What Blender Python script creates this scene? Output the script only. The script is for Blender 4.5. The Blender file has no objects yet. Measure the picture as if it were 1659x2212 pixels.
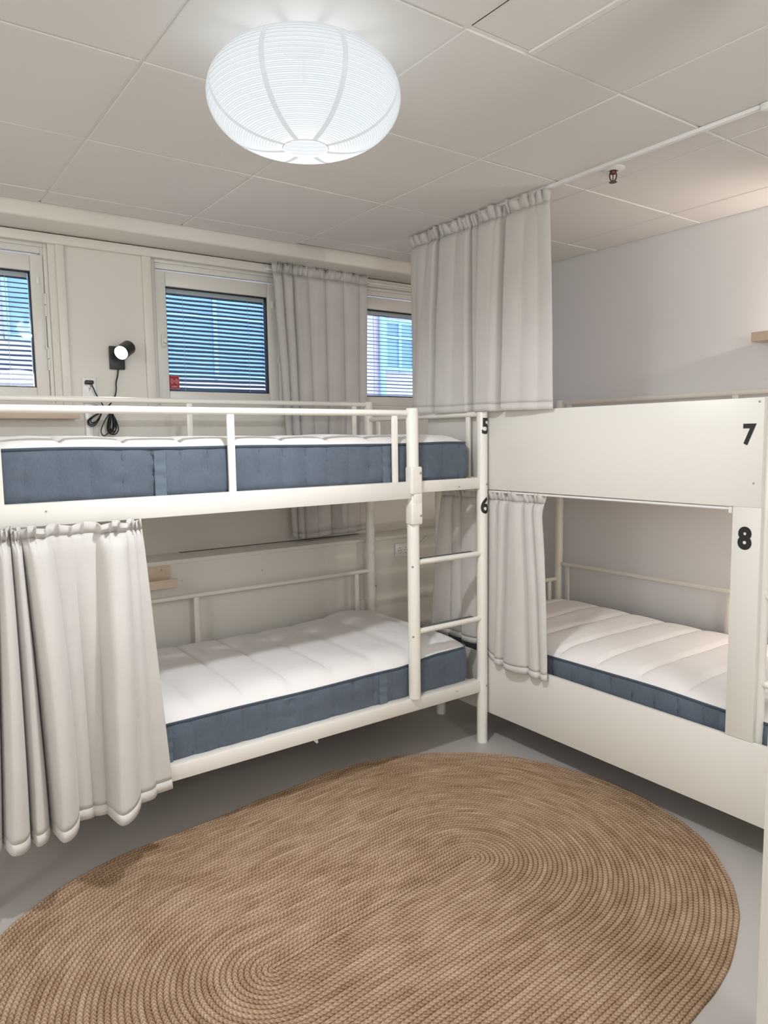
import bpy, bmesh, math, random
from mathutils import Vector, Matrix, noise
rnd = random.Random(7)
PI = math.pi
sc = bpy.context.scene
COL = sc.collection
sc.view_settings.view_transform = 'Standard'
sc.view_settings.look = 'None'
sc.view_settings.gamma = 1.0
sc.view_settings.use_curve_mapping = False
sc.view_settings.exposure = 0.27

# ------------------------------------------------------------------ materials
def new_mat(name):
    m = bpy.data.materials.new(name); m.use_nodes = True
    nt = m.node_tree
    return m, nt, nt.nodes, nt.links, nt.nodes['Principled BSDF']

def paint(name, col, rough=0.5, var=0.03, scale=6.0, bump=0.0, bscale=120.0, metal=0.0, spec=0.5, stretch=(1, 1, 1)):
    m, nt, N, L, b = new_mat(name)
    b.inputs['Roughness'].default_value = rough
    b.inputs['Metallic'].default_value = metal
    b.inputs['Specular IOR Level'].default_value = spec
    tc = N.new('ShaderNodeTexCoord')
    mp = N.new('ShaderNodeMapping'); mp.inputs['Scale'].default_value = stretch
    L.new(tc.outputs['Object'], mp.inputs['Vector'])
    n = N.new('ShaderNodeTexNoise'); n.inputs['Scale'].default_value = scale; n.inputs['Detail'].default_value = 4
    L.new(mp.outputs['Vector'], n.inputs['Vector'])
    mix = N.new('ShaderNodeMix'); mix.data_type = 'RGBA'
    mix.inputs['A'].default_value = tuple(max(0, c * (1 - var)) for c in col) + (1,)
    mix.inputs['B'].default_value = tuple(min(1, c * (1 + var)) for c in col) + (1,)
    L.new(n.outputs['Fac'], mix.inputs['Factor'])
    L.new(mix.outputs['Result'], b.inputs['Base Color'])
    if bump > 0:
        n2 = N.new('ShaderNodeTexNoise'); n2.inputs['Scale'].default_value = bscale; n2.inputs['Detail'].default_value = 3
        L.new(mp.outputs['Vector'], n2.inputs['Vector'])
        bp = N.new('ShaderNodeBump'); bp.inputs['Strength'].default_value = bump; bp.inputs['Distance'].default_value = 0.004
        L.new(n2.outputs['Fac'], bp.inputs['Height']); L.new(bp.outputs['Normal'], b.inputs['Normal'])
    return m

def weave(name, col, scale=500.0, rough=0.85, contrast=0.12, bump=0.15, sheen=0.25, transl=0.0, thread=(1, 1, 1)):
    m, nt, N, L, b = new_mat(name)
    b.inputs['Roughness'].default_value = rough
    b.inputs['Sheen Weight'].default_value = sheen
    b.inputs['Specular IOR Level'].default_value = 0.25
    tc = N.new('ShaderNodeTexCoord')
    mp = N.new('ShaderNodeMapping'); mp.inputs['Scale'].default_value = thread
    L.new(tc.outputs['Object'], mp.inputs['Vector'])
    n1 = N.new('ShaderNodeTexNoise'); n1.inputs['Scale'].default_value = scale; n1.inputs['Detail'].default_value = 2
    n2 = N.new('ShaderNodeTexNoise'); n2.inputs['Scale'].default_value = 9.0; n2.inputs['Detail'].default_value = 4
    L.new(mp.outputs['Vector'], n1.inputs['Vector']); L.new(tc.outputs['Object'], n2.inputs['Vector'])
    add = N.new('ShaderNodeMath'); add.operation = 'ADD'
    h = N.new('ShaderNodeMath'); h.operation = 'MULTIPLY'; h.inputs[1].default_value = 0.5
    L.new(n1.outputs['Fac'], add.inputs[0]); L.new(n2.outputs['Fac'], add.inputs[1]); L.new(add.outputs[0], h.inputs[0])
    r = N.new('ShaderNodeValToRGB')
    r.color_ramp.elements[0].position = 0.3; r.color_ramp.elements[1].position = 0.7
    r.color_ramp.elements[0].color = tuple(c * (1 - contrast) for c in col) + (1,)
    r.color_ramp.elements[1].color = tuple(min(1, c * (1 + contrast)) for c in col) + (1,)
    L.new(h.outputs[0], r.inputs['Fac']); L.new(r.outputs['Color'], b.inputs['Base Color'])
    bp = N.new('ShaderNodeBump'); bp.inputs['Strength'].default_value = bump; bp.inputs['Distance'].default_value = 0.002
    L.new(n1.outputs['Fac'], bp.inputs['Height']); L.new(bp.outputs['Normal'], b.inputs['Normal'])
    if transl > 0:
        out = N['Material Output']
        t = N.new('ShaderNodeBsdfTranslucent'); L.new(r.outputs['Color'], t.inputs['Color'])
        ms = N.new('ShaderNodeMixShader'); ms.inputs['Fac'].default_value = transl
        L.new(b.outputs['BSDF'], ms.inputs[1]); L.new(t.outputs['BSDF'], ms.inputs[2])
        L.new(ms.outputs['Shader'], out.inputs['Surface'])
    return m

def emit(name, col, strength):
    m, nt, N, L, b = new_mat(name)
    b.inputs['Base Color'].default_value = col + (1,)
    b.inputs['Emission Color'].default_value = col + (1,)
    b.inputs['Emission Strength'].default_value = strength
    return m

M = {}
M['wall'] = paint('wall paint', (0.74, 0.71, 0.65), 0.6, 0.015, 3, 0.05, 260)
M['wall_r'] = paint('right wall paint', (0.77, 0.76, 0.765), 0.42, 0.015, 3, 0.09, 200)
M['ceil'] = paint('ceiling tile', (0.73, 0.71, 0.68), 0.75, 0.012, 2, 0.04, 400)
M['tbar'] = paint('ceiling bar', (0.76, 0.75, 0.72), 0.5, 0.01)
M['void'] = paint('dark void', (0.03, 0.03, 0.03), 0.9)
M['trim'] = paint('painted trim', (0.76, 0.73, 0.665), 0.4, 0.015, 4)
M['sash'] = paint('window sash paint', (0.75, 0.73, 0.68), 0.35, 0.015, 4)
M['floor'] = paint('grey vinyl floor', (0.445, 0.42, 0.395), 0.42, 0.05, 5, 0.02, 300)
M['metal'] = paint('cream powder coated steel', (0.80, 0.77, 0.71), 0.33, 0.01, 5)
M['board'] = paint('white laminate board', (0.735, 0.71, 0.66), 0.38, 0.012, 3)
M['screw'] = paint('steel screw', (0.45, 0.43, 0.40), 0.35, 0.05, 30, metal=0.9)
M['black'] = paint('black vinyl', (0.012, 0.012, 0.013), 0.5, 0.05)
M['blackmetal'] = paint('black lacquer', (0.025, 0.025, 0.027), 0.38, 0.1, 40)
M['grip'] = paint('grey grip strip', (0.13, 0.13, 0.13), 0.7, 0.1, 200)
M['white_pl'] = paint('white plastic', (0.80, 0.80, 0.78), 0.3, 0.01)
M['curtain'] = weave('grey curtain cloth', (0.63, 0.605, 0.575), 420, 0.8, 0.05, 0.10, 0.3, 0.10)
M['curtain_w'] = weave('sheer grey curtain cloth', (0.76, 0.73, 0.715), 380, 0.85, 0.06, 0.1, 0.3, 0.35)
M['hem'] = weave('grey curtain hem', (0.64, 0.615, 0.585), 420, 0.8, 0.05, 0.10, 0.3, 0.05)
M['mtop'] = weave('white mattress ticking', (0.80, 0.78, 0.765), 300, 0.9, 0.02, 0.08, 0.2)
M['mside'] = weave('blue grey mattress cloth', (0.098, 0.122, 0.158), 260, 0.85, 0.16, 0.3, 0.2, 0, (1, 1, 0.35))
M['mpipe'] = weave('slate piping', (0.06, 0.08, 0.11), 600, 0.8, 0.1, 0.1, 0.2)
M['mhandle'] = weave('blue strap webbing', (0.112, 0.146, 0.186), 500, 0.7, 0.1, 0.2, 0.3, 0, (1, 1, 3))
M['birch'] = paint('birch wood', (0.70, 0.56, 0.44), 0.5, 0.12, 9, 0.03, 60, stretch=(1, 9, 9))
M['bronze'] = paint('sprinkler bronze', (0.10, 0.045, 0.03), 0.35, 0.2, 60, metal=0.6)
M['red'] = paint('red sticker', (0.36, 0.012, 0.025), 0.4, 0.05, 80)
M['pink'] = paint('pale sticker print', (0.70, 0.45, 0.45), 0.4, 0.02)
M['rubber'] = paint('black gasket', (0.02, 0.025, 0.03), 0.6)
M['slat'] = paint('backlit blue aluminium slat', (0.13, 0.21, 0.33), 0.4, 0.02, 8)  # white slats with backlit shade and blue daylight put into their colour
M['slatrail'] = paint('blind rail', (0.70, 0.70, 0.70), 0.4, 0.01)
M['ring'] = paint('lamp wire', (0.70, 0.72, 0.74), 0.5, 0.01)
M['tag'] = weave('white label cloth', (0.75, 0.74, 0.72), 600, 0.8, 0.05)
M['facade'] = None

# glass: thin, lets light straight through with a faint reflection
m, nt, N, L, b = new_mat('window glass'); N.remove(b)
tr = N.new('ShaderNodeBsdfTransparent'); tr.inputs['Color'].default_value = (0.93, 0.96, 0.97, 1)
gl = N.new('ShaderNodeBsdfGlossy'); gl.inputs['Roughness'].default_value = 0.02
fr = N.new('ShaderNodeFresnel'); fr.inputs['IOR'].default_value = 1.35
mx = N.new('ShaderNodeMixShader')
L.new(fr.outputs['Fac'], mx.inputs['Fac']); L.new(tr.outputs[0], mx.inputs[1]); L.new(gl.outputs[0], mx.inputs[2])
L.new(mx.outputs[0], N['Material Output'].inputs['Surface']); M['glass'] = m

# rice paper: glowing, half see-through
m, nt, N, L, b = new_mat('rice paper'); N.remove(b)
tr = N.new('ShaderNodeBsdfTransparent'); tr.inputs['Color'].default_value = (1, 1, 1, 1)
em = N.new('ShaderNodeEmission'); em.inputs['Color'].default_value = (0.91, 0.97, 1.0, 1); em.inputs['Strength'].default_value = 0.81
mx = N.new('ShaderNodeMixShader'); mx.inputs['Fac'].default_value = 0.94
tl = N.new('ShaderNodeBsdfTranslucent'); tl.inputs['Color'].default_value = (0.0011, 0.0011, 0.0011, 1)
ad = N.new('ShaderNodeAddShader'); L.new(em.outputs[0], ad.inputs[0]); L.new(tl.outputs[0], ad.inputs[1])
L.new(tr.outputs[0], mx.inputs[1]); L.new(ad.outputs[0], mx.inputs[2])
L.new(mx.outputs[0], N['Material Output'].inputs['Surface']); M['paper'] = m
M['paperseam'] = emit('doubled rice paper', (0.78, 0.83, 0.85), 0.62); M['paperseam'].node_tree.nodes['Principled BSDF'].inputs['Base Color'].default_value = (0.1, 0.1, 0.1, 1)
M['paperrib'] = emit('paper over wire', (0.80, 0.84, 0.86), 0.56); M['paperrib'].node_tree.nodes['Principled BSDF'].inputs['Base Color'].default_value = (0.1, 0.1, 0.1, 1)
M['bulb'] = emit('lamp bulb', (1.0, 1.0, 1.0), 1.1); M['bulb'].node_tree.nodes['Principled BSDF'].inputs['Base Color'].default_value = (0, 0, 0, 1); M['bulb'].node_tree.nodes['Principled BSDF'].inputs['Specular IOR Level'].default_value = 0
M['spotbulb'] = emit('spot bulb', (1.0, 0.98, 0.95), 12.0)

# brick facade of the house across the street
m, nt, N, L, b = new_mat('pink brick')
tc = N.new('ShaderNodeTexCoord'); br = N.new('ShaderNodeTexBrick')
mp = N.new('ShaderNodeMapping'); mp.inputs['Rotation'].default_value = (PI / 2, 0, 0)
br.inputs['Scale'].default_value = 2.2
br.inputs['Color1'].default_value = (0.60, 0.46, 0.53, 1); br.inputs['Color2'].default_value = (0.54, 0.41, 0.49, 1); br.inputs['Mortar'].default_value = (0.55, 0.48, 0.54, 1)
br.inputs['Mortar Size'].default_value = 0.012
L.new(tc.outputs['Object'], mp.inputs['Vector']); L.new(mp.outputs['Vector'], br.inputs['Vector']); L.new(br.outputs['Color'], b.inputs['Base Color'])
b.inputs['Roughness'].default_value = 0.9; M['brick'] = m
M['fglass'] = paint('facade window pane', (0.22, 0.33, 0.43), 0.25, 0.25, 2)
M['fframe'] = paint('facade window frame', (0.36, 0.48, 0.57), 0.5, 0.03)

# jute rug: U runs along the braid, V counts braid rows
m, nt, N, L, b = new_mat('braided jute')
b.inputs['Roughness'].default_value = 0.92; b.inputs['Specular IOR Level'].default_value = 0.15
uv = N.new('ShaderNodeUVMap'); uv.uv_map = 'UVMap'
sp = N.new('ShaderNodeSeparateXYZ'); L.new(uv.outputs['UV'], sp.inputs[0])
def mt(op, a, bb=None, cc=None):
    n = N.new('ShaderNodeMath'); n.operation = op
    for i, v in enumerate((a, bb, cc)):
        if v is None: continue
        if isinstance(v, (int, float)): n.inputs[i].default_value = v
        else: L.new(v, n.inputs[i])
    return n.outputs[0]
U, V = sp.outputs[0], sp.outputs[1]
row = mt('FLOOR', V); fv = mt('FRACT', V)
tri = mt('ABSOLUTE', mt('SUBTRACT', fv, 0.5))
cm = N.new('ShaderNodeCombineXYZ'); L.new(mt('MULTIPLY', U, 0.12), cm.inputs[0]); L.new(mt('MULTIPLY', row, 7.31), cm.inputs[1])
nrow = N.new('ShaderNodeTexNoise'); nrow.inputs['Scale'].default_value = 1.0; nrow.inputs['Detail'].default_value = 2; L.new(cm.outputs[0], nrow.inputs['Vector'])
ph = mt('ADD', mt('ADD', mt('MULTIPLY', U, 1.15), mt('MULTIPLY', tri, -1.3)), mt('MULTIPLY', row, 0.37))
wn = N.new('ShaderNodeTexWhiteNoise'); wn.noise_dimensions = '1D'; L.new(row, wn.inputs['W'])
ph = mt('ADD', mt('ADD', ph, mt('MULTIPLY', wn.outputs['Value'], 5.0)), mt('MULTIPLY', nrow.outputs['Fac'], 2.0))
st = mt('MULTIPLY_ADD', mt('SINE', mt('MULTIPLY', ph, 2 * PI)), 0.5, 0.5)
cm2 = N.new('ShaderNodeCombineXYZ'); L.new(mt('MULTIPLY', U, 1.6), cm2.inputs[0]); L.new(mt('MULTIPLY', V, 5.0), cm2.inputs[1])
nf = N.new('ShaderNodeTexNoise'); nf.inputs['Scale'].default_value = 1.9; nf.inputs['Detail'].default_value = 5; nf.inputs['Roughness'].default_value = 0.7; L.new(cm2.outputs[0], nf.inputs['Vector'])
groove = mt('POWER', mt('MULTIPLY', tri, 2.0), 4.0)
tc = N.new('ShaderNodeTexCoord')
nbig = N.new('ShaderNodeTexNoise'); nbig.inputs['Scale'].default_value = 2.2; nbig.inputs['Detail'].default_value = 3; L.new(tc.outputs['Object'], nbig.inputs['Vector'])
val = mt('ADD', mt('MULTIPLY', nf.outputs['Fac'], 0.74), mt('MULTIPLY', nrow.outputs['Fac'], 0.38))
val = mt('ADD', val, mt('MULTIPLY', nbig.outputs['Fac'], 0.14))
val = mt('ADD', val, mt('MULTIPLY', mt('SUBTRACT', st, 0.5), 0.13))
val = mt('SUBTRACT', val, mt('ADD', mt('MULTIPLY', groove, 0.14), 0.155))
cr = N.new('ShaderNodeValToRGB'); e = cr.color_ramp.elements
e[0].position = 0.20; e[0].color = (0.10, 0.053, 0.027, 1)
e[1].position = 0.70; e[1].color = (0.68, 0.53, 0.39, 1)
k = e.new(0.36); k.color = (0.29, 0.180, 0.103, 1)
k = e.new(0.50); k.color = (0.46, 0.320, 0.208, 1)
L.new(val, cr.inputs['Fac']); L.new(cr.outputs['Color'], b.inputs['Base Color'])
bp = N.new('ShaderNodeBump'); bp.inputs['Strength'].default_value = 0.8; bp.inputs['Distance'].default_value = 0.006
L.new(mt('ADD', mt('MULTIPLY', st, 0.6), mt('ADD', mt('MULTIPLY', nf.outputs['Fac'], 0.5), mt('MULTIPLY', groove, -0.5))), bp.inputs['Height']); L.new(bp.outputs['Normal'], b.inputs['Normal'])
M['jute'] = m

# ------------------------------------------------------------------ geometry helpers
class MB:
    def __init__(s): s.bm = bmesh.new(); s.uv = None
    def box(s, x0, x1, y0, y1, z0, z1, bev=0.0, seg=2):
        r = bmesh.ops.create_cube(s.bm, size=1.0)
        vs = r['verts']
        for v in vs:
            v.co = Vector(((x0 + x1) / 2 + v.co.x * (x1 - x0), (y0 + y1) / 2 + v.co.y * (y1 - y0), (z0 + z1) / 2 + v.co.z * (z1 - z0)))
        if bev > 0:
            es = list({e for v in vs for e in v.link_edges})
            bmesh.ops.bevel(s.bm, geom=es, offset=bev, segments=seg, affect='EDGES', profile=0.5)
        return s
    def tube(s, pts, r, n=14, cap=True, rf=None):
        pts = [Vector(p) for p in pts]; rings = []
        up = None
        for i, p in enumerate(pts):
            d = (pts[min(i + 1, len(pts) - 1)] - pts[max(i - 1, 0)]).normalized()
            if up is None:
                a = Vector((0, 0, 1)) if abs(d.z) < 0.9 else Vector((1, 0, 0))
                up = (a - d * a.dot(d)).normalized()
            else:
                up = (up - d * up.dot(d)).normalized()
            w = d.cross(up)
            rr = r if rf is None else rf(i)
            rings.append([s.bm.verts.new(p + (up * math.cos(2 * PI * k / n) + w * math.sin(2 * PI * k / n)) * rr) for k in range(n)])
        for a, b2 in zip(rings, rings[1:]):
            for k in range(n): s.bm.faces.new((a[k], a[(k + 1) % n], b2[(k + 1) % n], b2[k]))
        if cap:
            s.bm.faces.new(rings[0][::-1]); s.bm.faces.new(rings[-1])
        return s
    def post(s, x, y, z0, z1, r, n=24):     # round tube with a slightly domed end cap
        return s.tube([(x, y, z0), (x, y, z1 - 0.006), (x, y, z1 - 0.002), (x, y, z1)], r, n, True, lambda i: (r, r, r * 0.93, r * 0.75)[i])
    def lathe(s, prof, n=48, c=(0, 0, 0), ax=None, close=False):
        c = Vector(c); q = Matrix.Identity(3)
        if ax is not None: q = Vector((0, 0, 1)).rotation_difference(Vector(ax)).to_matrix()
        rings = [[s.bm.verts.new(c + q @ Vector((r * math.cos(2 * PI * k / n), r * math.sin(2 * PI * k / n), z))) for k in range(n)] for r, z in prof]
        pairs = list(zip(rings, rings[1:])) + ([(rings[-1], rings[0])] if close else [])
        for a, b2 in pairs:
            for k in range(n): s.bm.faces.new((a[k], a[(k + 1) % n], b2[(k + 1) % n], b2[k]))
        if not close:
            if prof[0][0] > 1e-5: s.bm.faces.new(rings[0][::-1])
            if prof[-1][0] > 1e-5: s.bm.faces.new(rings[-1])
        return s
    def grid(s, rows, closed=False):
        vs = [[s.bm.verts.new(p) for p in r] for r in rows]
        for a, b2 in zip(vs, vs[1:]):
            n = len(a)
            for k in range(n if closed else n - 1):
                s.bm.faces.new((a[k], a[(k + 1) % n], b2[(k + 1) % n], b2[k]))
        return vs
    def build(s, name, mat, parent=None, smooth=True, origin=None):
        me = bpy.data.meshes.new(name)
        bmesh.ops.recalc_face_normals(s.bm, faces=s.bm.faces)
        if parent is not None and origin is None:
            w = wpos(parent); bmesh.ops.translate(s.bm, verts=s.bm.verts, vec=-w)
        elif origin is not None:
            bmesh.ops.translate(s.bm, verts=s.bm.verts, vec=-Vector(origin))
        s.bm.to_mesh(me); s.bm.free()
        me.materials.append(mat if not isinstance(mat, str) else M[mat])
        if smooth:
            me.polygons.foreach_set('use_smooth', [True] * len(me.polygons))
            me.set_sharp_from_angle(angle=math.radians(38))
        o = bpy.data.objects.new(name, me); COL.objects.link(o)
        if parent is not None: o.parent = parent
        if origin is not None: o.location = origin if parent is None else Vector(origin) - wpos(parent)
        return o

def wpos(o):
    v = Vector(o.location)
    while o.parent is not None:
        o = o.parent; v += Vector(o.location)
    return v

def thing(name, label, cat, loc, group=None):
    o = bpy.data.objects.new(name, None); o.empty_display_size = 0.05; COL.objects.link(o)
    o.location = loc; o['label'] = label; o['category'] = cat
    if group: o['group'] = group
    return o
def tag(o, label, cat, group=None):
    o['label'] = label; o['category'] = cat
    if group: o['group'] = group
    return o
def struct(o, label=None):
    o['kind'] = 'structure'
    if label: o['label'] = label
    return o
def catmull(pts, n):
    out = []; P = [Vector(p) for p in pts]
    for i in range(len(P) - 1):
        p0, p1, p2, p3 = P[max(i - 1, 0)], P[i], P[i + 1], P[min(i + 2, len(P) - 1)]
        for k in range(n):
            t = k / n
            out.append(0.5 * ((2 * p1) + (p2 - p0) * t + (2 * p0 - 5 * p1 + 4 * p2 - p3) * t * t + (3 * p1 - p0 - 3 * p2 + p3) * t ** 3))
    out.append(P[-1]); return out

def text_bm(body, size, bold=0.012):
    cu = bpy.data.curves.new('digit', 'FONT'); cu.body = body; cu.size = 1.0; cu.offset = bold; cu.resolution_u = 8
    cu.align_x = 'CENTER'; cu.align_y = 'CENTER'
    ob = bpy.data.objects.new('digit', cu); COL.objects.link(ob)
    dg = bpy.context.evaluated_depsgraph_get(); dg.update()
    me = bpy.data.meshes.new_from_object(ob.evaluated_get(dg))
    bm = bmesh.new(); bm.from_mesh(me)
    bpy.data.objects.remove(ob); bpy.data.curves.remove(cu); bpy.data.meshes.remove(me)
    xs = [v.co.x for v in bm.verts]; ys = [v.co.y for v in bm.verts]
    cx, cy = (min(xs) + max(xs)) / 2, (min(ys) + max(ys)) / 2; h = max(ys) - min(ys)
    for v in bm.verts: v.co = Vector(((v.co.x - cx) / h * size, (v.co.y - cy) / h * size, 0))
    return bm

H = 1.42           # eye height
ZC = 2.412         # ceiling
XR = 3.30          # right wall
YW = 3.58          # window wall above the sill
XL, YB = -2.6, -2.6

# ------------------------------------------------------------------ room shell
struct(MB().box(XL, XR, YB, YW, -0.1, 0).build('floor', 'floor'), 'grey vinyl floor')
struct(MB().box(XR, XR + 0.12, YB, YW + 0.2, 0, ZC + 0.1).build('wall_right', 'wall_r'), 'plain pale wall behind bunk 7 and 8')
struct(MB().box(XL - 0.12, XL, YB, YW + 0.2, 0, ZC + 0.1).build('wall_left', 'wall'))
struct(MB().box(XL - 0.12, XR + 0.12, YB - 0.12, YB, 0, ZC + 0.1).build('wall_front', 'wall'))
# white partition whose edge shows at the right border
struct(MB().box(1.490, 1.640, 0.679, 0.719, 0, ZC, 0.002).build('wall_near', 'board'), 'white panel edge at the right of the foreground')

# ceiling: tiles in one object, bars between them
xs = [-2.6, -1.732, -1.132, -0.532, 0.068, 0.668, 1.268, 1.868, 2.456, 3.05, 3.30]
ys = [-2.6, -2.2, -1.6, -1.0, -0.4, 0.2, 0.8, 1.397, 1.99, 2.585, 3.185, 3.35]
t = MB(); g = 0.004
for i in range(len(xs) - 1):
    for j in range(len(ys) - 1):
        x0, x1, y0, y1 = xs[i] + g, xs[i + 1] - g, ys[j] + g, ys[j + 1] - g
        dz = rnd.uniform(-0.0012, 0.0012)
        if ys[j + 1] == 3.35 and xs[i] in (1.868,): y1 -= 0.022
        if ys[j + 1] == 1.397 and xs[i] == 1.268:   # narrow tile with an extra bar
            t.box(x0, 1.478, y0, y1 - 0.006, ZC + 0.004, ZC + 0.03, 0.002, 1); x0 = 1.498
        t.box(x0, x1, y0, y1, ZC + dz, ZC + 0.03, 0.003, 1)
ceil = struct(t.build('ceiling', 'ceil', None, False), 'suspended ceiling of square white tiles')
t = MB()
for x in xs[1:-1]: t.box(x - 0.009, x + 0.009, YB, 3.335, ZC + 0.004, ZC + 0.02)
for y in ys[1:-1]: t.box(XL, XR, y - 0.009, y + 0.009, ZC + 0.0045, ZC + 0.02)
t.box(1.478, 1.498, 0.8, 1.39, ZC - 0.001, ZC + 0.02, 0.002)
t.build('bar_grid', 'tbar', ceil, False)
MB().box(XL, XR, YB, YW, ZC + 0.032, ZC + 0.06).build('void_cover', 'void', ceil, False)

# window wall: beam, upper wall with three openings, casings, sill box
WX = [(0.062, 0.734), (1.20, 1.90), (2.376, 3.076)]      # openings
ZO0, ZO1 = 1.602, 2.315
t = MB()
e = [XL] + [v for w in WX for v in w] + [XR]
for i in range(0, len(e), 2): t.box(e[i], e[i + 1], YW, YW + 0.2, 0, ZC)
for a, b_ in WX:
    t.box(a, b_, YW, YW + 0.2, 0, ZO0); t.box(a, b_, YW, YW + 0.2, ZO1, ZC)
wall_back = struct(t.build('wall_back', 'wall', None, False), 'window wall')
struct(MB().box(XL, XR, 3.352, YW, 2.35, ZC + 0.03, 0.012, 3).build('trim_1', 'trim'), 'boxed beam along the top of the window wall')
struct(MB().box(XL, XR, YW - 0.028, YW + 0.001, 2.305, 2.346, 0.003).build('trim_2', 'trim'), 'rail above the windows')
n = 3
for x0, x1 in ((0.764, 0.800), (1.150, 1.192), (1.908, 1.948), (2.330, 2.370), (-0.05, 0.03)):
    struct(MB().box(x0, x1, YW - 0.016, YW + 0.001, 1.585, 2.306, 0.003).build('trim_%d' % n, 'trim'), 'upright window casing'); n += 1
struct(MB().box(0.853, 0.885, YW - 0.016, YW + 0.001, 0.861, 1.60, 0.003).build('trim_%d' % n, 'white_pl'), 'white cable duct under the socket'); n += 1
# sill box
sill = struct(MB().box(XL, XR, 3.352, YW, 0.838, 0.859, 0.003).build('trim_%d' % n, 'trim'), 'window sill board'); n += 1
MB().box(1.27, 2.36, 3.545, 3.572, 0.8585, 0.8600).build('grille', 'grip', sill, False)
lo = struct(MB().box(XL, XR, 3.362, 3.40, 0.0, 0.838).build('wall_low', 'wall'), 'low panelled wall below the sill')
MB().box(2.20, XR, 3.354, 3.363, 0.0, 0.512, 0.002).build('panel', 'wall', lo)
for px in (1.205, 1.63): MB().lathe([(0.004, 0), (0.004, 0.002), (0.001, 0.003)], 10, (px, 3.362, 0.755), (0, -1, 0)).build('screw', 'screw', lo)

# windows
def window(k, xa, xb):
    w = bpy.data.objects.new('window_%d' % k, None); COL.objects.link(w); w.location = ((xa + xb) / 2, YW, ZO0); struct(w)
    f = MB()
    def ring(x0, x1, z0, z1, tk, y0, y1, b_=0.003, top=None):
        tt = top or tk
        f.box(x0, x0 + tk, y0, y1, z0, z1, b_); f.box(x1 - tk, x1, y0, y1, z0, z1, b_)
        f.box(x0 + tk, x1 - tk, y0, y1, z0, z0 + tk, b_); f.box(x0 + tk, x1 - tk, y0, y1, z1 - tt, z1, b_)
    ring(xa, xb, ZO0, ZO1, 0.016, 3.592, 3.70, 0.003, 0.022)
    ring(xa + 0.010, xb - 0.010, ZO0 + 0.004, ZO1 - 0.018, 0.016, 3.610, 3.72, 0.003, 0.03)
    f.build('frame', 'sash', w); f = MB()
    ring(xa + 0.018, xb - 0.018, ZO0 + 0.016, ZO1 - 0.058, 0.054, 3.600, 3.655, 0.004, 0.072)
    sash = f.build('sash', 'sash', w)
    f = MB(); ring(xa + 0.070, xb - 0.070, ZO0 + 0.068, ZO1 - 0.128, 0.006, 3.612, 3.65, 0.001)
    f.build('gasket', 'rubber', sash)
    MB().box(xa + 0.070, xb - 0.070, 3.618, 3.621, ZO0 + 0.068, ZO1 - 0.128).build('pane', 'glass', sash, False)
    MB().box(xa + 0.070, xb - 0.070, 3.66, 3.663, ZO0 + 0.068, ZO1 - 0.128).build('pane', 'glass', sash, False)
    if k == 1:
        for z in (1.80, 2.04):
            MB().tube([(xb - 0.017, 3.594, z - 0.05), (xb - 0.017, 3.594, z - 0.002)], 0.006, 10).tube([(xb - 0.017, 3.594, z + 0.002), (xb - 0.017, 3.594, z + 0.05)], 0.006, 10).build('hinge', 'sash', w)
    else:
        hx = xa + 0.052
        h = MB().box(hx - 0.014, hx, 3.588, 3.601, 1.885, 1.947, 0.003)
        h.box(hx - 0.008, hx + 0.010, 3.578, 3.59, 1.905, 1.928, 0.004); h.box(hx - 0.012, hx + 0.004, 3.580, 3.59, 1.890, 1.903, 0.003)
        h.build('latch', 'trim', w)
    # cord guide on the sash edge with its hanging cord
    cx = xb - 0.045
    c = MB().box(cx - 0.006, cx + 0.006, 3.592, 3.601, 2.13, 2.165, 0.002)
    c.tube(catmull([(cx, 3.592, 2.14), (cx + 0.016, 3.588, 2.11), (cx + 0.022, 3.589, 1.98), (cx + 0.020, 3.589, 1.86)], 8), 0.0012, 6)
    c.lathe([(0.001, 0), (0.004, 0.004), (0.003, 0.018), (0.001, 0.02)], 10, (cx + 0.020, 3.589, 1.842))
    c.build('cord', 'white_pl', w)
    return w
for k, (xa, xb) in enumerate(WX): window(k + 1, xa, xb)

# blinds hang between the panes
def blind(k, xa, xb, tilt, where):
    x0, x1 = xa + 0.078, xb - 0.080
    top, bot = ZO1 - 0.134, ZO0 + 0.082
    r = thing('venetian_blind', where, 'blind', ((x0 + x1) / 2, 3.64, bot), 'venetian blinds in the windows')
    MB().box(x0, x1, 3.632, 3.652, top - 0.022, top, 0.002).build('head_rail', 'slatrail', r)
    MB().box(x0, x1, 3.634, 3.650, bot - 0.010, bot - 0.002, 0.002).build('bottom_rail', 'slat', r)
    s = MB(); n_ = 22; pitch = (top - 0.03 - bot) / n_
    for i in range(n_ + 1):
        z = bot + 0.004 + i * pitch; rows = []
        tl = tilt + rnd.uniform(-0.03, 0.03)
        for q in range(5):
            u = (q / 4 - 0.5) * 0.0250; bow = 0.0018 * (1 - (2 * q / 4 - 1) ** 2)
            yy = 3.642 + u * math.cos(tl) - bow * math.sin(tl); zz = z + u * math.sin(tl) + bow * math.cos(tl)
            rows.append([Vector((x0 + (x1 - x0) * a / 8, yy, zz + 0.0006 * math.sin(a * 1.7 + i))) for a in range(9)])
        s.grid(rows)
    s.build('slats', 'slat', r)
    for fx in (0.16, 0.82):
        x = x0 + (x1 - x0) * fx
        c = MB(); c.tube([(x, 3.630, bot - 0.01), (x + 0.002, 3.630, (bot + top) / 2), (x, 3.630, top - 0.01)], 0.0011, 6)
        c.build('ladder_cord', 'white_pl', r)
    return r
blind(1, *WX[0], 0.45, 'venetian blind in the left window, cut off by the left border')
blind(2, *WX[1], 0.62, 'venetian blind in the middle window with the red sticker')
blind(3, *WX[2], 0.28, 'venetian blind in the window between the two grey curtains')

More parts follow.
